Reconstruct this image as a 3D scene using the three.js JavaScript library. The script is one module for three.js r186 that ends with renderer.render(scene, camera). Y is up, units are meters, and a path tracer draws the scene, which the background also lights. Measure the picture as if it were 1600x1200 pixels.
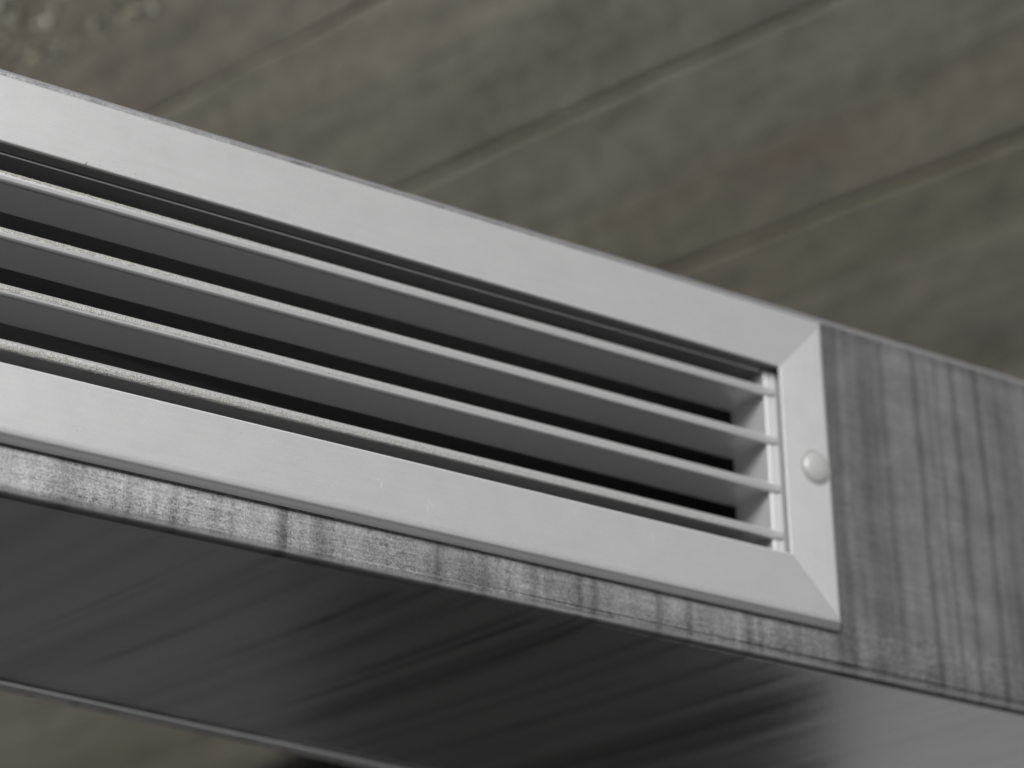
import * as THREE from 'three';
import { mergeGeometries, toCreasedNormals } from 'three/addons/utils/BufferGeometryUtils.js';
import { RectAreaLightUniformsLib } from 'three/addons/lights/RectAreaLightUniformsLib.js';

// ------------------------------------------------------------------ camera, light, exposure
RectAreaLightUniformsLib.init();
const scene = new THREE.Scene();
const camera = new THREE.PerspectiveCamera(18.826, 4 / 3, 0.02, 60);
camera.position.set(-0.5623, -0.3159, 0.6676);
camera.rotation.set(0.45673, -0.55376, -0.00552, 'YXZ');
camera.focus = 0.79;
camera.userData.fStop = 7;
scene.add(camera);
const renderer = new THREE.WebGLRenderer({ antialias: true });
renderer.setSize(1024, 768);
renderer.toneMapping = THREE.LinearToneMapping;
renderer.toneMappingExposure = 1;
renderer.shadowMap.enabled = true;
renderer.shadowMap.type = THREE.PCFSoftShadowMap;

scene.background = new THREE.Color().setRGB(0.022, 0.022, 0.022);      // the dim rest of the room

// daylight: the open sky high in front and to the left, the bright ground in front, an opening to the left further back, and two dim panels added far behind for the underside to reflect
function daylight(color, intensity, w, h, from, to) { const l = new THREE.RectAreaLight(color, intensity, w, h); l.position.set(...from); l.lookAt(...to); scene.add(l); }
daylight(0xffffff, 12.3, 2.8, 1.9, [-1.62, 1.72, 2.6], [-0.2, 0.06, 0]);
daylight(0xfffaf0, 9.2, 2.2, 1.7, [-3.2, -0.5, -1.6], [0.4, 0.5, -1.0]);
daylight(0xffffff, 0.66, 8.0, 2.4, [0.6, -2.2, 3.6], [0.2, 0.1, -0.3]);
daylight(0xffffff, 0.085, 2.6, 2.6, [0.45, -1.6, -4.2], [-0.25, -1.4, -0.1]);
daylight(0xffffff, 0.42, 1.95, 2.7, [3.6, -1.5, -2.83], [0.05, -1.4, -0.06]);

// ------------------------------------------------------------------ helpers
let seed = 20251;
const rnd = () => { seed = (seed + 0x6d2b79f5) | 0; let t = Math.imul(seed ^ (seed >>> 15), 1 | seed); t = (t + Math.imul(t ^ (t >>> 7), 61 | t)) ^ t; return ((t ^ (t >>> 14)) >>> 0) / 4294967296; };
const hash = (x, y, s) => { let h = Math.imul(x, 374761393) ^ Math.imul(y, 668265263) ^ Math.imul(s, 2147483647 - 1013); h = Math.imul(h ^ (h >>> 13), 1274126177); h ^= h >>> 16; return (h >>> 0) / 4294967296; };
function vnoise(x, y, s = 1, px = 0, py = 0) {                             // value noise 0..1, periodic when px, py are given
  let x0 = Math.floor(x), y0 = Math.floor(y); let fx = x - x0, fy = y - y0;
  fx = fx * fx * (3 - 2 * fx); fy = fy * fy * (3 - 2 * fy);
  let x1 = x0 + 1, y1 = y0 + 1;
  if (px) { x0 = ((x0 % px) + px) % px; x1 = ((x1 % px) + px) % px; }
  if (py) { y0 = ((y0 % py) + py) % py; y1 = ((y1 % py) + py) % py; }
  const a = hash(x0, y0, s), b = hash(x1, y0, s), c = hash(x0, y1, s), d = hash(x1, y1, s);
  return a + (b - a) * fx + (c - a) * fy + (a - b - c + d) * fx * fy;
}
const fbm = (x, y, s, o, px = 0, py = 0) => { let v = 0, a = 0.5, n = 0; for (let i = 0; i < o; i++) { v += a * vnoise(x, y, s + i * 17, px, py); n += a; a *= 0.5; x *= 2; y *= 2; px *= 2; py *= 2; } return v / n; };
const clamp = (v, a = 0, b = 1) => Math.min(b, Math.max(a, v));
const smooth = (a, b, x) => { const t = clamp((x - a) / (b - a)); return t * t * (3 - 2 * t); };
function texture(w, h, fn, srgb, wrap = THREE.RepeatWrapping) {
  const d = new Uint8Array(w * h * 4);
  for (let j = 0; j < h; j++) for (let i = 0; i < w; i++) {
    const c = fn(i / w, j / h); const k = (j * w + i) * 4;
    for (let q = 0; q < 3; q++) { let v = clamp(Array.isArray(c) ? c[q] : c); if (srgb) v = v <= 0.0031308 ? v * 12.92 : 1.055 * Math.pow(v, 1 / 2.4) - 0.055; d[k + q] = Math.round(v * 255); }
    d[k + 3] = 255;
  }
  const t = new THREE.DataTexture(d, w, h, THREE.RGBAFormat);
  t.wrapS = t.wrapT = wrap; t.magFilter = THREE.LinearFilter; t.minFilter = THREE.LinearFilter;
  if (srgb) t.colorSpace = THREE.SRGBColorSpace;
  t.needsUpdate = true; return t;
}
const creased = (g, a) => { g.scale(1000, 1000, 1000); const c = toCreasedNormals(g, a); c.scale(0.001, 0.001, 0.001); return c; };   // worked in millimetres, where corners that lie close stay apart
function quadGrid(rows, flip) {                                            // rows: arrays of [x,y,z,u,v], all of one length
  const n = rows[0].length, p = [], uv = [], id = [];
  for (const r of rows) for (const q of r) { p.push(q[0], q[1], q[2]); uv.push(q[3], q[4]); }
  for (let i = 0; i + 1 < rows.length; i++) for (let j = 0; j + 1 < n; j++) {
    const a = i * n + j, b = a + 1, c = a + n, d = c + 1;
    if (flip) id.push(a, c, b, b, c, d); else id.push(a, b, c, b, d, c);
  }
  const g = new THREE.BufferGeometry();
  g.setAttribute('position', new THREE.Float32BufferAttribute(p, 3));
  g.setAttribute('uv', new THREE.Float32BufferAttribute(uv, 2));
  g.setIndex(id); g.computeVertexNormals();
  return g;
}
function box(x0, x1, y0, y1, z0, z1) {                                     // uv in metres along the longer sides
  const g = new THREE.BoxGeometry(x1 - x0, y1 - y0, z1 - z0).toNonIndexed(); g.translate((x0 + x1) / 2, (y0 + y1) / 2, (z0 + z1) / 2);
  const p = g.attributes.position, n = g.attributes.normal, uv = g.attributes.uv;
  for (let i = 0; i < p.count; i++) uv.setXY(i, Math.abs(n.getX(i)) > 0.5 ? p.getZ(i) : p.getX(i), Math.abs(n.getY(i)) > 0.5 ? p.getZ(i) : p.getY(i));
  return g;
}
const taken = {};
function numbered(n) { taken[n] = (taken[n] ?? -1) + 1; return taken[n] ? `${n}_${String(taken[n]).padStart(3, '0')}` : n; }
function mesh(name, g, m, parent) { const o = new THREE.Mesh(g, m); o.name = numbered(name); o.castShadow = o.receiveShadow = true; parent.add(o); return o; }
function thing(name, label, category) { const o = new THREE.Group(); o.name = numbered(name); o.userData = { label, category }; scene.add(o); return o; }

// ------------------------------------------------------------------ dimensions (metres): duct along x, its front face at z = 0
const DX0 = -1.25, DX1 = 1.0;
const YTOP = 0.1394, YBOT = -0.0182, YROLL = -0.0136;
const zBack = (x) => -0.176 - 0.1166 * (x + 0.278);
const H = 0.134, BT = 0.0263, BB = 0.0254, BS = 0.0240, ZF = 0.005;        // frame height, rail widths, how far it stands proud
const GX0 = -0.70;                                                         // the grille's far left end
const IX0 = GX0 + BS, IX1 = -BS, IY0 = BB, IY1 = H - BT;                   // the opening

// ------------------------------------------------------------------ galvanised sheet
const UX0 = -0.46, UXW = 0.68, VL = 0.40;                                  // what the sheet's map covers: along the duct, and unrolled down the front and under
const sheetUV = (x, s) => [(x - UX0) / UXW, s / VL];
const SC = YTOP - YROLL;                                                   // unrolled distance to the bottom corner
const streaks = [[0.0015, 0.0022, 0.5], [0.0079, 0.0028, 0.62], [0.0160, 0.002, 0.3], [0.0235, 0.0032, 0.55], [0.0294, 0.0016, 0.35], [0.0345, 0.0018, 0.5], [0.053, 0.0013, 0.55], [0.0600, 0.001, 0.2], [0.0652, 0.0011, 0.4], [0.075, 0.0014, 0.55], [0.0886, 0.0016, 0.6], [0.0945, 0.001, 0.2], [0.1002, 0.0026, 0.4], [0.1078, 0.002, 0.3], [0.121, 0.002, 0.4], [0.139, 0.003, 0.5],
  [-0.3425, 0.0022, 0.3], [-0.323, 0.0024, 0.55], [-0.3005, 0.0012, 0.25], [-0.2832, 0.0016, 0.35], [-0.2426, 0.0018, 0.8], [-0.2288, 0.0032, 0.45], [-0.1818, 0.0014, 0.5], [-0.1681, 0.0012, 0.35], [-0.1624, 0.0014, 0.35], [-0.1415, 0.001, 0.3], [-0.1212, 0.0012, 0.55], [-0.1147, 0.0018, 0.6], [-0.0854, 0.0014, 0.45], [-0.0718, 0.0012, 0.4], [-0.0441, 0.0014, 0.5], [-0.029, 0.002, 0.3]];
const pale = [[-0.2404, 0.0005, 0.8], [-0.2330, 0.0004, 0.6], [-0.2315, 0.0003, 0.5], [-0.2250, 0.0004, 0.5], [-0.0487, 0.0014, 0.7]];
const under = [];                                                          // broader, softer smears on the underside
for (let i = 0; i < 46; i++) under.push([-0.27 + rnd() * 0.62, 0.0016 + rnd() * rnd() * 0.006, 0.25 + rnd() * 0.45, rnd() * 9]);
function sheetMarks(u, v) {
  const x = UX0 + u * UXW, s = v * VL, below = Math.max(0, s - SC - 0.004);
  const drift = -0.15 * below - 0.16 * below * below * 2 + 0.0006 * (vnoise(s * 60, x * 9, 5) - 0.5) + 0.0012 * (vnoise(s * 13, x * 20, 9) - 0.5);
  const xx = x - drift * 1.25;
  let dark = 0, light = 0;
  const fade = 1 - 0.3 * smooth(0, 0.03, below);
  for (const [c, w, a] of streaks) { const d = (xx - c) / (w * (1 + 1.5 * smooth(0, 0.03, below)) * 1.25); if (d * d < 9) dark += a * fade * Math.exp(-d * d * 0.9) * (0.92 + 0.16 * vnoise(s * 30, c * 900, 21)); }
  const strip = (0.55 + 0.9 * (fbm(x * 55, s * 70, 93, 2) - 0.3)) * smooth(SC - 0.022, SC - 0.014, s) * (1 - smooth(SC + 0.001, SC + 0.005, s));
  for (const [c, w, a] of pale) { const d = (xx - c) / w; if (d * d < 9) light += a * strip * Math.exp(-d * d); }
  if (below > 0) for (const [c, w, a, ph] of under) { const d = (xx - c) / w; if (d * d < 9) dark += a * 0.7 * smooth(0, 0.02, below) * Math.exp(-d * d) * smooth(0.25, 0.6, vnoise(s * 22, ph * 31, 33)); }
  return [dark, light, xx, s, strip];
}
const TW = 2048, TH = 1024, marks = new Float32Array(TW * TH);
const sheetMap = texture(TW, TH, (u, v) => {
  const [dark, light, x, s, strip] = sheetMarks(u, v);
  const cloud = fbm(x * 70, s * 90, 40, 3) - 0.5;
  const scratch = vnoise(x * 130, s * 2400, 51) - 0.5, scratch2 = vnoise(x * 420, s * 2200, 57) - 0.5, speck = vnoise(x * 2900, s * 2500, 61) - 0.5, lines = vnoise(x * 45, s * 2500, 63) - 0.5, fineBands = vnoise(x * 420, s * 25, 67) - 0.5;
  const bands = fbm(x * 60, s * 9, 66, 2) - 0.5, under = smooth(SC, SC + 0.006, s);
  const body = 0.385 + (1 - 0.75 * under) * (0.05 * cloud + 0.015 * bands + (0.05 + 0.05 * strip) * scratch + (0.04 + 0.10 * strip) * lines + (0.05 + 0.09 * strip) * fineBands + 0.15 * strip * bands + (0.04 + 0.06 * strip) * scratch2 + (0.13 + 0.28 * strip) * speck + 0.03 * strip) - 0.10 * strip * smooth(SC - 0.010, SC - 0.001, s) * vnoise(x * 60, 1, 90) + 0.16 * speck * (1 - smooth(0.004, 0.009, s)) - 0.06 * (1 - smooth(0.004, 0.009, s));
  const t = clamp(body * (1 - (0.38 + 0.04 * under + 0.06 * strip) * Math.min(1, dark)) + 0.18 * light, 0.05, 0.95);
  return [t, t, t * 1.012];
}, true, THREE.MirroredRepeatWrapping);
const sheetRough = texture(1024, 512, (u, v) => {
  const [dark, , x, s] = sheetMarks(u, v);
  const r = 0.50 - 0.25 * smooth(SC, SC + 0.008, s) + (1 - 0.85 * smooth(SC, SC + 0.008, s)) * 0.10 * (fbm(x * 90, s * 120, 70, 2) - 0.5) + 0.05 * (vnoise(x * 900, s * 2000, 75) - 0.5) - 0.10 * Math.min(1, dark);
  return [0, r, 1];
}, false, THREE.MirroredRepeatWrapping);
const sheetBump = texture(512, 512, (u, v) => 0.5 + 0.5 * (fbm(u * 24, v * 96, 80, 3, 24, 96) - 0.5) + 0.35 * (vnoise(u * 128, v * 256, 85, 128, 256) - 0.5), false);
sheetBump.repeat.set(UXW / 0.06, VL / 0.06);
const M = {};
M.sheet = new THREE.MeshPhysicalMaterial({ map: sheetMap, roughnessMap: sheetRough, roughness: 1, metalness: 0.86, bumpMap: sheetBump, bumpScale: 0.00001 });
M.sheetShaded = new THREE.MeshStandardMaterial({ color: new THREE.Color().setRGB(0.24, 0.24, 0.24), roughness: 0.6, metalness: 0.5 });  // darker than the outer sheet: shade inside the duct put into the colour
M.bead = new THREE.MeshStandardMaterial({ color: new THREE.Color().setRGB(0.42, 0.42, 0.43), roughness: 0.4, metalness: 0.6 });
M.shine = new THREE.MeshStandardMaterial({ color: new THREE.Color().setRGB(0.68, 0.68, 0.69), roughness: 0.35, metalness: 0.8 });
M.hem = new THREE.MeshStandardMaterial({ map: sheetMap, color: new THREE.Color().setRGB(1, 1, 1), roughness: 0.42, metalness: 0.7 });

// ------------------------------------------------------------------ concrete ceiling
const CY = 0.6;
const joints = [-2.4]; while (joints[joints.length - 1] < 0) joints.push(+(joints[joints.length - 1] + 0.112).toFixed(4));
while (joints[joints.length - 1] > -0.02) joints.pop();
joints.push(-0.03, 0.08, 0.186, 0.261, 0.379, 0.5, 0.616);
while (joints[joints.length - 1] < 3.2) joints.push(+(joints[joints.length - 1] + 0.112).toFixed(4));
const CT = 3;                                                              // the concrete map repeats every 3 m along the boards, 1 m across
const concreteMap = texture(1024, 2048, (u, v) => {
  const a = fbm(u * 10, v * 30 * 0.7 | 0 ? u * 0 + v * 21 : v * 21, 101, 4, 10, 21);
  const cloud = fbm(u * 12, v * 20, 103, 4, 12, 20), fine = fbm(u * 90, v * 160, 107, 3, 90, 160), grain = fbm(u * 110, v * 24, 111, 3, 110, 24);
  const spot = 0.35 * smooth(0.58, 0.82, fbm(u * 26, v * 48, 117, 3, 26, 48)), moss = smooth(0.5, 0.75, fbm(u * 9, v * 16, 121, 3, 9, 16)), rust = 0.3 * smooth(0.6, 0.85, fbm(u * 14, v * 26, 127, 3, 14, 26));
  let l = 0.33 * (0.68 + 0.32 * cloud + 0.22 * a + 0.20 * (fine - 0.5) + 0.24 * (grain - 0.5)) * (1 - 0.38 * spot);
  let c = [l * 1.05, l * 1.0, l * 0.90];
  c = [c[0] * (1 - 0.06 * moss), c[1] * (1 - 0.02 * moss), c[2] * (1 - 0.07 * moss)];
  return [c[0] * (1 + 0.16 * rust), c[1] * (1 - 0.06 * rust), c[2] * (1 - 0.10 * rust)];
}, true);
const concreteBump = texture(512, 512, (u, v) => fbm(u * 16, v * 16, 131, 5, 16, 16), false);
concreteBump.repeat.set(2.5, 7.5);
const tints = [[1, 1, 1], [0.94, 0.96, 0.94], [1.04, 1.03, 1.01], [0.97, 0.95, 0.9]];
const concrete = tints.map((t) => new THREE.MeshStandardMaterial({ map: concreteMap, color: new THREE.Color().setRGB(...t), roughness: 0.92, bumpMap: concreteBump, bumpScale: 0.0025 }));
const jointMat = new THREE.MeshStandardMaterial({ color: new THREE.Color().setRGB(0.085, 0.077, 0.060), roughness: 1 });
const ceiling = new THREE.Group(); ceiling.name = 'ceiling'; ceiling.rotation.y = 0.332; ceiling.position.y = CY;
ceiling.userData = { kind: 'structure', label: 'weathered grey concrete ceiling with the marks of the formwork boards' };
scene.add(ceiling);
const seam = (k) => { const j = joints[k]; return j === 0.379 || j === 0.616 ? (j === 0.616 ? 0.0070 : 0.0052) : j === 0.186 ? 0.0028 : 0.0003 + 0.0010 * hash(k, 3, 8) ** 2; };
const zs = [-6, -4.5, -3.4, -2.8]; for (let z = -2.5; z < 0.2; z += 0.022) zs.push(z); zs.push(0.3);
for (let k = 0; k + 1 < joints.length; k++) {
  const x0 = joints[k] + seam(k), x1 = joints[k + 1] - seam(k + 1), off = (rnd() - 0.5) * 0.0012, tilt = (rnd() - 0.5) * 0.012, du = rnd() * 7, dv = rnd() * 5;
  const inView = x1 > -0.25 && x0 < 1.75, nx = inView ? 10 : 3, rows = [];
  for (const z of inView ? zs : [-6, -3, -1.5, -0.5, 0.3]) {
    const e0 = 0.005 * (fbm(z * 9, k * 5.3, 141, 3) - 0.5), e1 = 0.005 * (fbm(z * 9, k * 5.3 + 40, 143, 3) - 0.5), r = [];
    const put = (x, y) => r.push([x, y, z, x + du, (z + dv) / CT]);
    put(x0 + e0, 0.022);
    for (let j = 0; j <= nx; j++) {
      const f = j / nx, x = x0 + e0 + (x1 + e1 - x0 - e0) * f, edge = Math.min(f, 1 - f) * nx;
      const dip = edge < 0.5 ? 0.0012 * fbm(z * 14, k * 3 + f * 9, 147, 2) : 0;
      put(x, off + tilt * (f - 0.5) * 0.1 + dip + 0.005 * (fbm(x * 14, z * 9, 151, 4) - 0.5));
    }
    put(x1 + e1, 0.022); rows.push(r);
  }
  mesh('concrete_strip', creased(quadGrid(rows, false), 0.9), concrete[(k * 7 + (k >> 2)) % 4], ceiling);
}
mesh('slab', box(-2.4, 3.3, 0.0042, 0.16, -6, 0.3), jointMat, ceiling);
// stones showing where the concrete has not filled the form
{
  const cols = [[0.50, 0.39, 0.14], [0.44, 0.37, 0.20], [0.5, 0.48, 0.40], [0.62, 0.61, 0.57], [0.30, 0.27, 0.20], [0.26, 0.25, 0.22], [0.3, 0.27, 0.2]];
  const g = new THREE.IcosahedronGeometry(1, 1), p = g.attributes.position;
  for (let i = 0; i < p.count; i++) { const f = 0.8 + 0.4 * hash(Math.round(p.getX(i) * 50), Math.round(p.getY(i) * 50 + p.getZ(i) * 333), 7); p.setXYZ(i, p.getX(i) * f, p.getY(i) * f, p.getZ(i) * f); }
  g.computeVertexNormals();
  const im = new THREE.InstancedMesh(g, new THREE.MeshStandardMaterial({ color: 0xffffff, roughness: 0.9 }), 900);
  im.name = 'exposed_stones'; im.userData = { kind: 'stuff' }; im.castShadow = im.receiveShadow = true;
  const m = new THREE.Matrix4(), q = new THREE.Quaternion(), e = new THREE.Euler();
  for (let i = 0; i < 900; i++) {
    const z = -1.05 + rnd() * 0.85, x = 0.045 + (rnd() + rnd() - 1) * 0.055 + 0.02 * (vnoise(z * 12, 1, 3) - 0.5), big = 0.0018 + rnd() * rnd() * 0.0042;
    q.setFromEuler(e.set(rnd() * 6, rnd() * 6, rnd() * 6));
    m.compose(new THREE.Vector3(x, 0.0005 + big * 0.05, z), q, new THREE.Vector3(big, big * 0.6, big * 1.2)); im.setMatrixAt(i, m);
    const zone = vnoise(z * 14, 4, 19), c = cols[Math.min(6, Math.floor(clamp(zone * 0.62 + rnd() * 0.36 - 0.16) * 7))]; im.setColorAt(i, new THREE.Color().setRGB(...c));
  }
  ceiling.add(im);
}

// ------------------------------------------------------------------ duct
const duct = thing('air_duct', 'long rectangular galvanised sheet steel air duct with dark vertical streaks under the ceiling', 'air duct');
const at = (x, y, z, s) => [x, y, z, ...sheetUV(x, s)];
const xsAll = []; for (let x = DX0; x < DX1 - 0.01; x += 0.05) xsAll.push(x); xsAll.push(DX1);
function frontPatch(x0, x1, y0, y1) {
  const r = []; for (const y of [y1, y0]) r.push([at(x0, y, 0, YTOP - y), at(x1, y, 0, YTOP - y)]);
  return quadGrid(r, true);
}
const hx0 = IX0 - 0.012, hx1 = -0.012, hy0 = IY0 - 0.008, hy1 = IY1 + 0.008;    // the hole cut for the grille
{
  const roll = [[YROLL, 0, SC, 0], [YROLL - 0.0004, 0, SC + 0.0004, 1], [YROLL - 0.0009, 0, SC + 0.0009, 1], [YROLL - 0.0012, 0, SC + 0.0012, 0]], RR = 0.0036;   // the fold's groove shows towards the right
  for (let i = 1; i <= 8; i++) { const a = i / 8 * Math.PI / 2; roll.push([YROLL - 0.0012 - Math.sin(a) * RR, -RR + Math.cos(a) * RR, SC + 0.0012 + a * RR, 0]); }
  const last = roll[roll.length - 1], rows = roll.map(([y, z, s, g]) => xsAll.map((x) => at(x, y, z - g * 0.0011 * smooth(-0.26, 0.02, x), s)));
  rows.unshift(xsAll.map((x) => at(x, hy0, 0, YTOP - hy0)));
  for (const f of [0.006, 0.012, 0.2, 0.4, 0.6, 0.8, 1]) { rows.push(xsAll.map((x) => { const z = last[1] + (zBack(x) - last[1]) * f; return at(x, last[0] - 0.0001 * Math.sin(Math.PI * f), z, last[2] + last[1] - z); })); }
  const lower = creased(quadGrid(rows, true), 0.6);
  const g = [lower];
  for (const q of [frontPatch(DX0, DX1, hy1, YTOP - 0.0006), frontPatch(DX0, hx0, hy0, hy1), frontPatch(hx1, DX1, hy0, hy1)]) g.push(q.toNonIndexed());
  mesh('casing', mergeGeometries(g), M.sheet, duct);
  const yb = last[0];
  const back = quadGrid([xsAll.map((x) => at(x, yb, zBack(x), 0.3)), xsAll.map((x) => at(x, YTOP - 0.003, zBack(x), 0.1))], true);
  const top = quadGrid([xsAll.map((x) => at(x, YTOP - 0.002, 0, 0.1)), xsAll.map((x) => at(x, YTOP - 0.003, zBack(x), 0.3))], false);
  mesh('rear_casing', mergeGeometries([back, top].map((q) => q.toNonIndexed())), M.sheetShaded, duct);
  for (const x of [DX0, DX1]) mesh('end_sheet', quadGrid([[at(x, yb, -0.002, 0), at(x, yb, zBack(x), 0.1)], [at(x, YTOP - 0.003, -0.002, 0), at(x, YTOP - 0.003, zBack(x), 0.1)]], false), M.sheetShaded, duct);
}
{ // folded edges
  const topR = (x) => 0.0006 + 0.0007 * smooth(-0.33, 0.05, x);
  const hem = (cy, cz, rr) => { const rows = []; for (let i = 0; i <= 14; i++) { const a = i / 14 * Math.PI * 2; rows.push(xsAll.map((x) => [x, cy(x) + Math.sin(a) * rr(x), cz(x) + Math.cos(a) * rr(x), x, a])); } return quadGrid(rows, false); };
  mesh('top_hem', hem((x) => YTOP - topR(x), (x) => -0.7 * topR(x), topR), M.bead, duct);
  mesh('rear_hem', hem((x) => -0.0193 + 0.0003 * (vnoise(x * 40, 5, 78) - 0.5), (x) => zBack(x) + 0.0012, (x) => 0.0011 + 0.0004 * (vnoise(x * 60, 2, 77) - 0.5)), M.shine, duct);
  const rows = [];                                                          // rear flange: a small fold that drops below the underside, then runs back
  const prof = [[-0.0180, 0.0004], [-0.0188, 0.0008], [-0.0195, 0.0005], [-0.0198, -0.0003], [-0.0196, -0.0016], [-0.0192, -0.009], [-0.0182, -0.0094], [-0.0176, -0.0090]];
  for (const [y, dz] of prof) rows.push(xsAll.map((x) => at(x, y + 0.0003 * (vnoise(x * 30, 2, 77) - 0.5), zBack(x) + dz, 0.16 + dz)));
  mesh('rear_flange', creased(quadGrid(rows, true), 0.7), M.hem, duct);
}

// ------------------------------------------------------------------ grille
const satinRough = texture(512, 512, (u, v) => { const n = 0.46 + 0.03 * (vnoise(u * 6, v * 256, 201, 6, 256) - 0.5) + 0.05 * (fbm(u * 12, v * 12, 203, 4, 12, 12) - 0.5) + 0.06 * (vnoise(u * 256, v * 256, 207, 256, 256) - 0.5); return [0, n, 1]; }, false);
satinRough.repeat.set(12, 12);
const satinMap = texture(512, 512, (u, v) => { const n = 0.60 + 0.02 * (vnoise(u * 5, v * 200, 211, 5, 200) - 0.5) + 0.03 * (fbm(u * 9, v * 9, 213, 4, 9, 9) - 0.5) + 0.035 * (vnoise(u * 256, v * 256, 217, 256, 256) - 0.5); return [n, n, n]; }, true);
satinMap.repeat.set(12, 12);
M.satin = new THREE.MeshPhysicalMaterial({ map: satinMap, roughnessMap: satinRough, roughness: 1, metalness: 0.5, anisotropy: 0.4, anisotropyRotation: Math.PI / 2 });
M.slat = new THREE.MeshPhysicalMaterial({ color: new THREE.Color().setRGB(0.72, 0.72, 0.72), roughness: 0.36, metalness: 0.65 });
M.collar = new THREE.MeshStandardMaterial({ color: new THREE.Color().setRGB(0.20, 0.20, 0.20), roughness: 0.45, metalness: 0.5 });  // darker than the frame, with the shade of the recess in its colour
M.lip = new THREE.MeshStandardMaterial({ color: new THREE.Color().setRGB(0.50, 0.50, 0.50), roughness: 0.6, metalness: 0.1 });
M.holder = new THREE.MeshStandardMaterial({ color: new THREE.Color().setRGB(0.66, 0.66, 0.66), roughness: 0.45, metalness: 0.3 });
M.cap = new THREE.MeshPhysicalMaterial({ color: new THREE.Color().setRGB(0.365, 0.365, 0.36), roughness: 0.38, metalness: 0, clearcoat: 0.3, clearcoatRoughness: 0.25 });
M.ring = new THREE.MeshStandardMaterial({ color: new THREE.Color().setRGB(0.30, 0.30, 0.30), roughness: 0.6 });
M.scuff = new THREE.MeshStandardMaterial({ color: new THREE.Color().setRGB(0.74, 0.74, 0.74), roughness: 0.6, metalness: 0.3 });
M.dust = new THREE.MeshStandardMaterial({ color: new THREE.Color().setRGB(0.40, 0.39, 0.34), roughness: 1 });
M.speck = new THREE.MeshStandardMaterial({ color: new THREE.Color().setRGB(0.10, 0.10, 0.10), roughness: 1 });
const grille = thing('ventilation_grille', 'silver aluminium ventilation grille with four dusty horizontal slats set in the duct', 'ventilation grille');
// frame: f runs from 0 (opening) to 1 (outer edge)
const fp = [[0.030, 0.0030], [0.010, 0.0032], [0.002, 0.0036], [0.000, 0.0044], [0.003, 0.0047], [0.010, 0.0049], [0.022, ZF], [0.025, ZF + 0.00001], [0.3, ZF + 0.0001], [0.7, ZF + 0.0001], [0.895, ZF + 0.00002], [0.945, ZF + 0.00001], [0.95, ZF], [0.967, 0.00497], [0.978, 0.00488], [0.986, 0.00475], [0.992, 0.0046], [1.000, 0.0041], [1.006, 0.0034], [1.010, 0.0014], [1.010, 0.0002]];
const fpRound = [[0.95, 0.90, ZF + 0.0000], [0.967, 0.925, 0.00492], [0.978, 0.950, 0.00468], [0.986, 0.968, 0.00435], [0.992, 0.983, 0.0039], [1.000, 0.996, 0.0033], [1.006, 1.005, 0.0026], [1.010, 1.010, 0.0014]];
const gap = 0.00007;
function rail(name, side) {
  const rows = [];
  for (let [f, z] of fp) {
    if (side !== 'top') { if (f === 0.945) continue; const k = fpRound.findIndex(([g]) => g === f); if (k >= 0) { f = fpRound[k][1]; z = fpRound[k][2]; } }
    const X0 = IX0 - BS * f, X1 = IX1 + BS * f, Y0 = IY0 - BB * f - (f > 1 ? (f - 1) * 0.12 : 0), Y1 = IY1 + BT * f, r = [];
    const n = 24;
    for (let i = 0; i <= n; i++) {
      const t = i / n;
      if (side === 'top' || side === 'bottom') { const x = X0 + gap + (X1 - X0 - 2 * gap) * t, y = side === 'top' ? Y1 : Y0; r.push([x, y, z, x, y]); }
      else { const y = Y0 + gap + (Y1 - Y0 - 2 * gap) * t, x = side === 'right' ? X1 : X0; r.push([x, y, z, y, x + 0.37]); }
    }
    rows.push(r);
  }
  const flip = side === 'bottom' || side === 'left', a = fp.findIndex(([f]) => f === 0.025), b = fp.findIndex(([f]) => f === (side === 'top' ? 0.945 : 0.895));
  const o = mesh(name, mergeGeometries([rows.slice(a, b + 1), rows.slice(b)].map((r) => quadGrid(r, flip))), M.satin, grille);
  mesh('inner_lip', quadGrid(rows.slice(0, a + 1), flip), M.lip, o);
  return o;
}
const topRail = rail('frame_rail', 'top');
const bottomRail = rail('frame_rail', 'bottom');
rail('frame_stile', 'right');
rail('frame_stile', 'left');
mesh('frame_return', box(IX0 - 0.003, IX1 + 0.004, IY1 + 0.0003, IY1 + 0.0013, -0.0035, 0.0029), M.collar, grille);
{ const g = new THREE.CylinderGeometry(0.0004, 0.0004, IX1 - IX0 + 0.004, 10, 1); g.rotateZ(Math.PI / 2); g.translate((IX0 + IX1) / 2, 0.1074, -0.0024); mesh('collar_edge', g, M.shine, grille); }
// collar behind the frame
const ZC = -0.0028, ZB = -0.0235, CT0 = 0.1073, ZH = -0.0006, CB0 = IY0 - 0.0015;
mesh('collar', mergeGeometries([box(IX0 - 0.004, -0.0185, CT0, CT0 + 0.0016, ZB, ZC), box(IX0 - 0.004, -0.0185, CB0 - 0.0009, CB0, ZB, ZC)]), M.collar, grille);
function holder(x0, x1, dir) {                                             // upright strip the slats are fixed in, with a groove down its front
  const w = x1 - x0, s = new THREE.Shape([[0, -0.0235], [0, ZH - 0.0002], [0.0002, ZH], [0.29 * w, ZH], [0.30 * w, ZH - 0.0006], [0.34 * w, ZH - 0.0006], [0.35 * w, ZH + 0.0003], [w, ZH + 0.0003], [w, -0.0235]].map(([a, b]) => new THREE.Vector2(dir > 0 ? x0 + a : x1 - a, b)));
  const g = new THREE.ExtrudeGeometry(s, { depth: CT0 - CB0 - 0.0006, bevelEnabled: false });
  g.rotateX(Math.PI / 2); g.translate(0, CT0 - 0.0003, 0); return g;        // shape y becomes z, depth runs down
}
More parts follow.
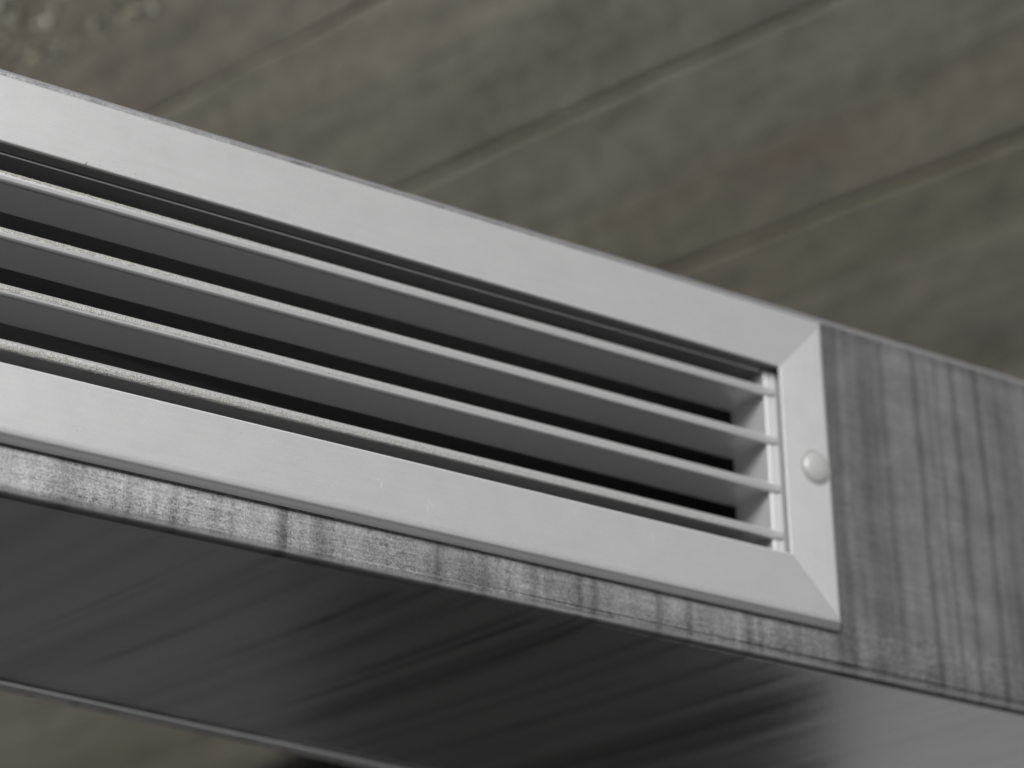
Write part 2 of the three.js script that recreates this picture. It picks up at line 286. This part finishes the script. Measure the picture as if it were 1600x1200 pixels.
mesh('slat_holder', holder(-0.0281, -0.0200, 1), M.holder, grille);
mesh('slat_holder', holder(GX0 + 0.0200, GX0 + 0.0281, -1), M.holder, grille);
// slats: a rounded nose and a thin blade behind it
const sl = [];
for (let i = 0; i <= 14; i++) { const a = -Math.PI / 2 + i / 14 * Math.PI, c = Math.cos(a), n = Math.sin(a), k = Math.pow(Math.pow(Math.abs(c), 2.4) + Math.pow(Math.abs(n), 2.1), -1 / 2.1); sl.push([n * k * 0.0020, -0.0026 + Math.max(0, c) * k * 0.0016]); }
const slatProf = [[-0.0006, -0.0245], [-0.0006, -0.0056], [-0.0013, -0.0050], [-0.0017, -0.0036], ...sl, [0.0017, -0.0042], [0.0007, -0.0056], [0.0007, -0.0245], [-0.0006, -0.0245]];
function slatGeometry() {
  const xs = []; for (let i = 0; i <= 30; i++) xs.push(i / 30);
  const nose = (z) => z > -0.0047;
  const a = GX0 + 0.0285, b = -0.0285, EXT = 0.0047, rows = slatProf.map(([y, z], i) => xs.map((t) => { const ext = nose(z) ? EXT : 0; const x = a - ext + (b - a + 2 * ext) * t; return [x, y, z, x, z + y]; }));
  const g = creased(quadGrid(rows, false), 0.7);
  const cap = (x, flip, pr) => { const s = new THREE.ShapeGeometry(new THREE.Shape(pr.map(([y, z]) => new THREE.Vector2(z, y)))); s.rotateY(-Math.PI / 2); s.translate(x, 0, 0); return s.toNonIndexed(); };
  const np = [...sl, [0.0017, -0.0042], [-0.0015, -0.0042]];
  return mergeGeometries([g, cap(b + EXT, 0, np), cap(a - EXT, 1, np)].map((q) => { const c = q; for (const k of Object.keys(c.attributes)) if (!['position', 'normal', 'uv'].includes(k)) c.deleteAttribute(k); return c; }));
}
const slatG = slatGeometry(), slatY = [0.0975, 0.0758, 0.0547, 0.0344];
const grain = new THREE.IcosahedronGeometry(1, 0);
function dustOn(parent, name, mat, list) {
  const im = new THREE.InstancedMesh(grain, mat, list.length); im.name = numbered(name); im.userData = { kind: 'stuff' }; im.castShadow = im.receiveShadow = true;
  const m = new THREE.Matrix4(), q = new THREE.Quaternion(), e = new THREE.Euler();
  list.forEach(([x, y, z, r], i) => { q.setFromEuler(e.set(rnd() * 6, rnd() * 6, rnd() * 6)); m.compose(new THREE.Vector3(x, y, z), q, new THREE.Vector3(r * (0.6 + rnd() * 0.8), r * (0.5 + rnd() * 0.6), r * (0.6 + rnd() * 0.8))); im.setMatrixAt(i, m); });
  parent.add(im); return im;
}
slatY.forEach((y, k) => {
  const s = mesh('slat', slatG, M.slat, grille); s.position.set(0, y, 0.0018);
  const list = [];
  for (let i = 0; i < 30000; i++) {
    const x = -0.40 + rnd() * 0.375, dens = k === 3 ? Math.exp(-Math.max(0, x + 0.27) / 0.09) : Math.exp(-Math.max(0, x + 0.33) / 0.05);
    if (rnd() > 0.012 + dens * (0.45 + 0.55 * vnoise(x * 220, k * 7, 301))) continue;
    const lowSide = k === 3 && rnd() < 0.45;                                // the lowest slat carries dust under its nose too
    const lo = [0.15, -0.1, -0.4, -0.7][k], hi = [0.95, 0.85, 0.65, 0.4][k], a = lowSide ? -0.3 - rnd() * 1.1 : lo + (hi - lo) * rnd();
    const back = rnd() < 0.35 && !lowSide;
    const r = 0.00006 + rnd() * rnd() * 0.00024;
    if (back) list.push([x, 0.0020 + r * 0.2, -0.0025 - rnd() * 0.0016, r]);
    else { const c = Math.cos(a), n = Math.sin(a), kk = Math.pow(c ** 2.1 + Math.abs(n) ** 2.1, -1 / 2.1); list.push([x, n * kk * 0.00202, -0.0026 + c * kk * 0.00162, r]); };
  }
  for (let i = 0; i < 60; i++) list.push([-0.4 + rnd() * 0.38, -0.0007, -0.006 - rnd() * 0.014, 0.00004 + rnd() * 0.0001]);   // a few grains clinging underneath
  dustOn(s, 'dust', M.dust, list);
});
{
  const a = [], b = [];
  for (let i = 0; i < 170; i++) { const x = -0.40 + Math.pow(rnd(), 1.6) * 0.28; a.push([x, IY1 + 0.0003 + Math.pow(rnd(), 3) * 0.004, ZF + 0.0001, 0.00004 + rnd() * rnd() * 0.00014]); }
  a.push([-0.3262, IY1 + 0.0004, ZF, 0.0003], [-0.3259, IY1 + 0.0009, ZF + 0.0001, 0.0002], [-0.3256, IY1 + 0.0014, ZF + 0.0001, 0.00012]);
  for (let i = 0; i < 60; i++) { const x = -0.38 + rnd() * 0.36; b.push([x, BB * (0.1 + 0.88 * rnd()), ZF + 0.0004, 0.00003 + rnd() * 0.00008]); }
  const scratch = []; const put = (x, y, l, t, w) => { const g = new THREE.BoxGeometry(l, w, 0.00004); g.rotateZ(t); g.translate(x, y, ZF + 0.0001); scratch.push(g); };
  put(-0.2072, 0.0135, 0.0024, 1.45, 0.00012); put(-0.2085, 0.0152, 0.0012, 0.3, 0.0001); put(-0.0905, 0.0175, 0.0036, 1.4, 0.0001); put(-0.187, 0.0105, 0.003, 2.2, 0.00008); put(-0.1885, 0.0085, 0.003, 1.8, 0.00008); put(-0.298, 0.016, 0.0018, 0.7, 0.00008);
  for (let i = 0; i < 9; i++) put(-0.34 + rnd() * 0.33, BB * (0.15 + 0.7 * rnd()), 0.0006 + rnd() * 0.002, rnd() * 3, 0.00006 + rnd() * 0.00004);
  mesh('scratches', mergeGeometries(scratch), M.scuff, bottomRail).userData.kind = 'stuff';
  dustOn(topRail, 'specks', M.speck, a); dustOn(bottomRail, 'specks', M.speck, b);
}
{ // round cover cap over the screw in the right stile
  const pts = []; const R = 0.0066, h = 0.0019;
  pts.push(new THREE.Vector2(0, h)); for (let i = 1; i <= 12; i++) { const a = i / 12 * 1.25; pts.push(new THREE.Vector2(R * Math.sin(a) / Math.sin(1.25), h * (Math.cos(a) - Math.cos(1.25)) / (1 - Math.cos(1.25)) + 0.0002)); }
  pts.push(new THREE.Vector2(R + 0.0001, -0.0006)); pts[0].y = h + 0.0002;
  const g = new THREE.LatheGeometry(pts, 48); g.rotateX(Math.PI / 2);
  const c = mesh('screw_cap', g, M.cap, grille); c.position.set(-0.0087, 0.0657, ZF + 0.0003); const ring = mesh('cap_shadow_ring', new THREE.TorusGeometry(R + 0.0004, 0.0005, 10, 48), M.ring, c); ring.scale.z = 0.6; ring.position.z = -0.0001;  // the dark ring stands in for the shadow round the cap's rim
  c.userData.label = 'round domed pale cap on the right side of the frame';
}

// ------------------------------------------------------------------ black beam far behind, under the ceiling
{
  const g = thing('steel_beam', 'black steel beam under the ceiling, mostly hidden below and behind the duct', 'beam');
  const m = new THREE.MeshStandardMaterial({ color: new THREE.Color().setRGB(0.012, 0.012, 0.013), roughness: 0.7 });
  mesh('flange', box(0.735, 0.955, 0.575, 0.592, -3.2, -1.72), m, g);
  mesh('flange', box(0.735, 0.955, 0.40, 0.416, -3.2, -1.72), m, g);
  mesh('web', box(0.838, 0.852, 0.416, 0.575, -3.2, -1.72), m, g);
}

renderer.render(scene, camera);
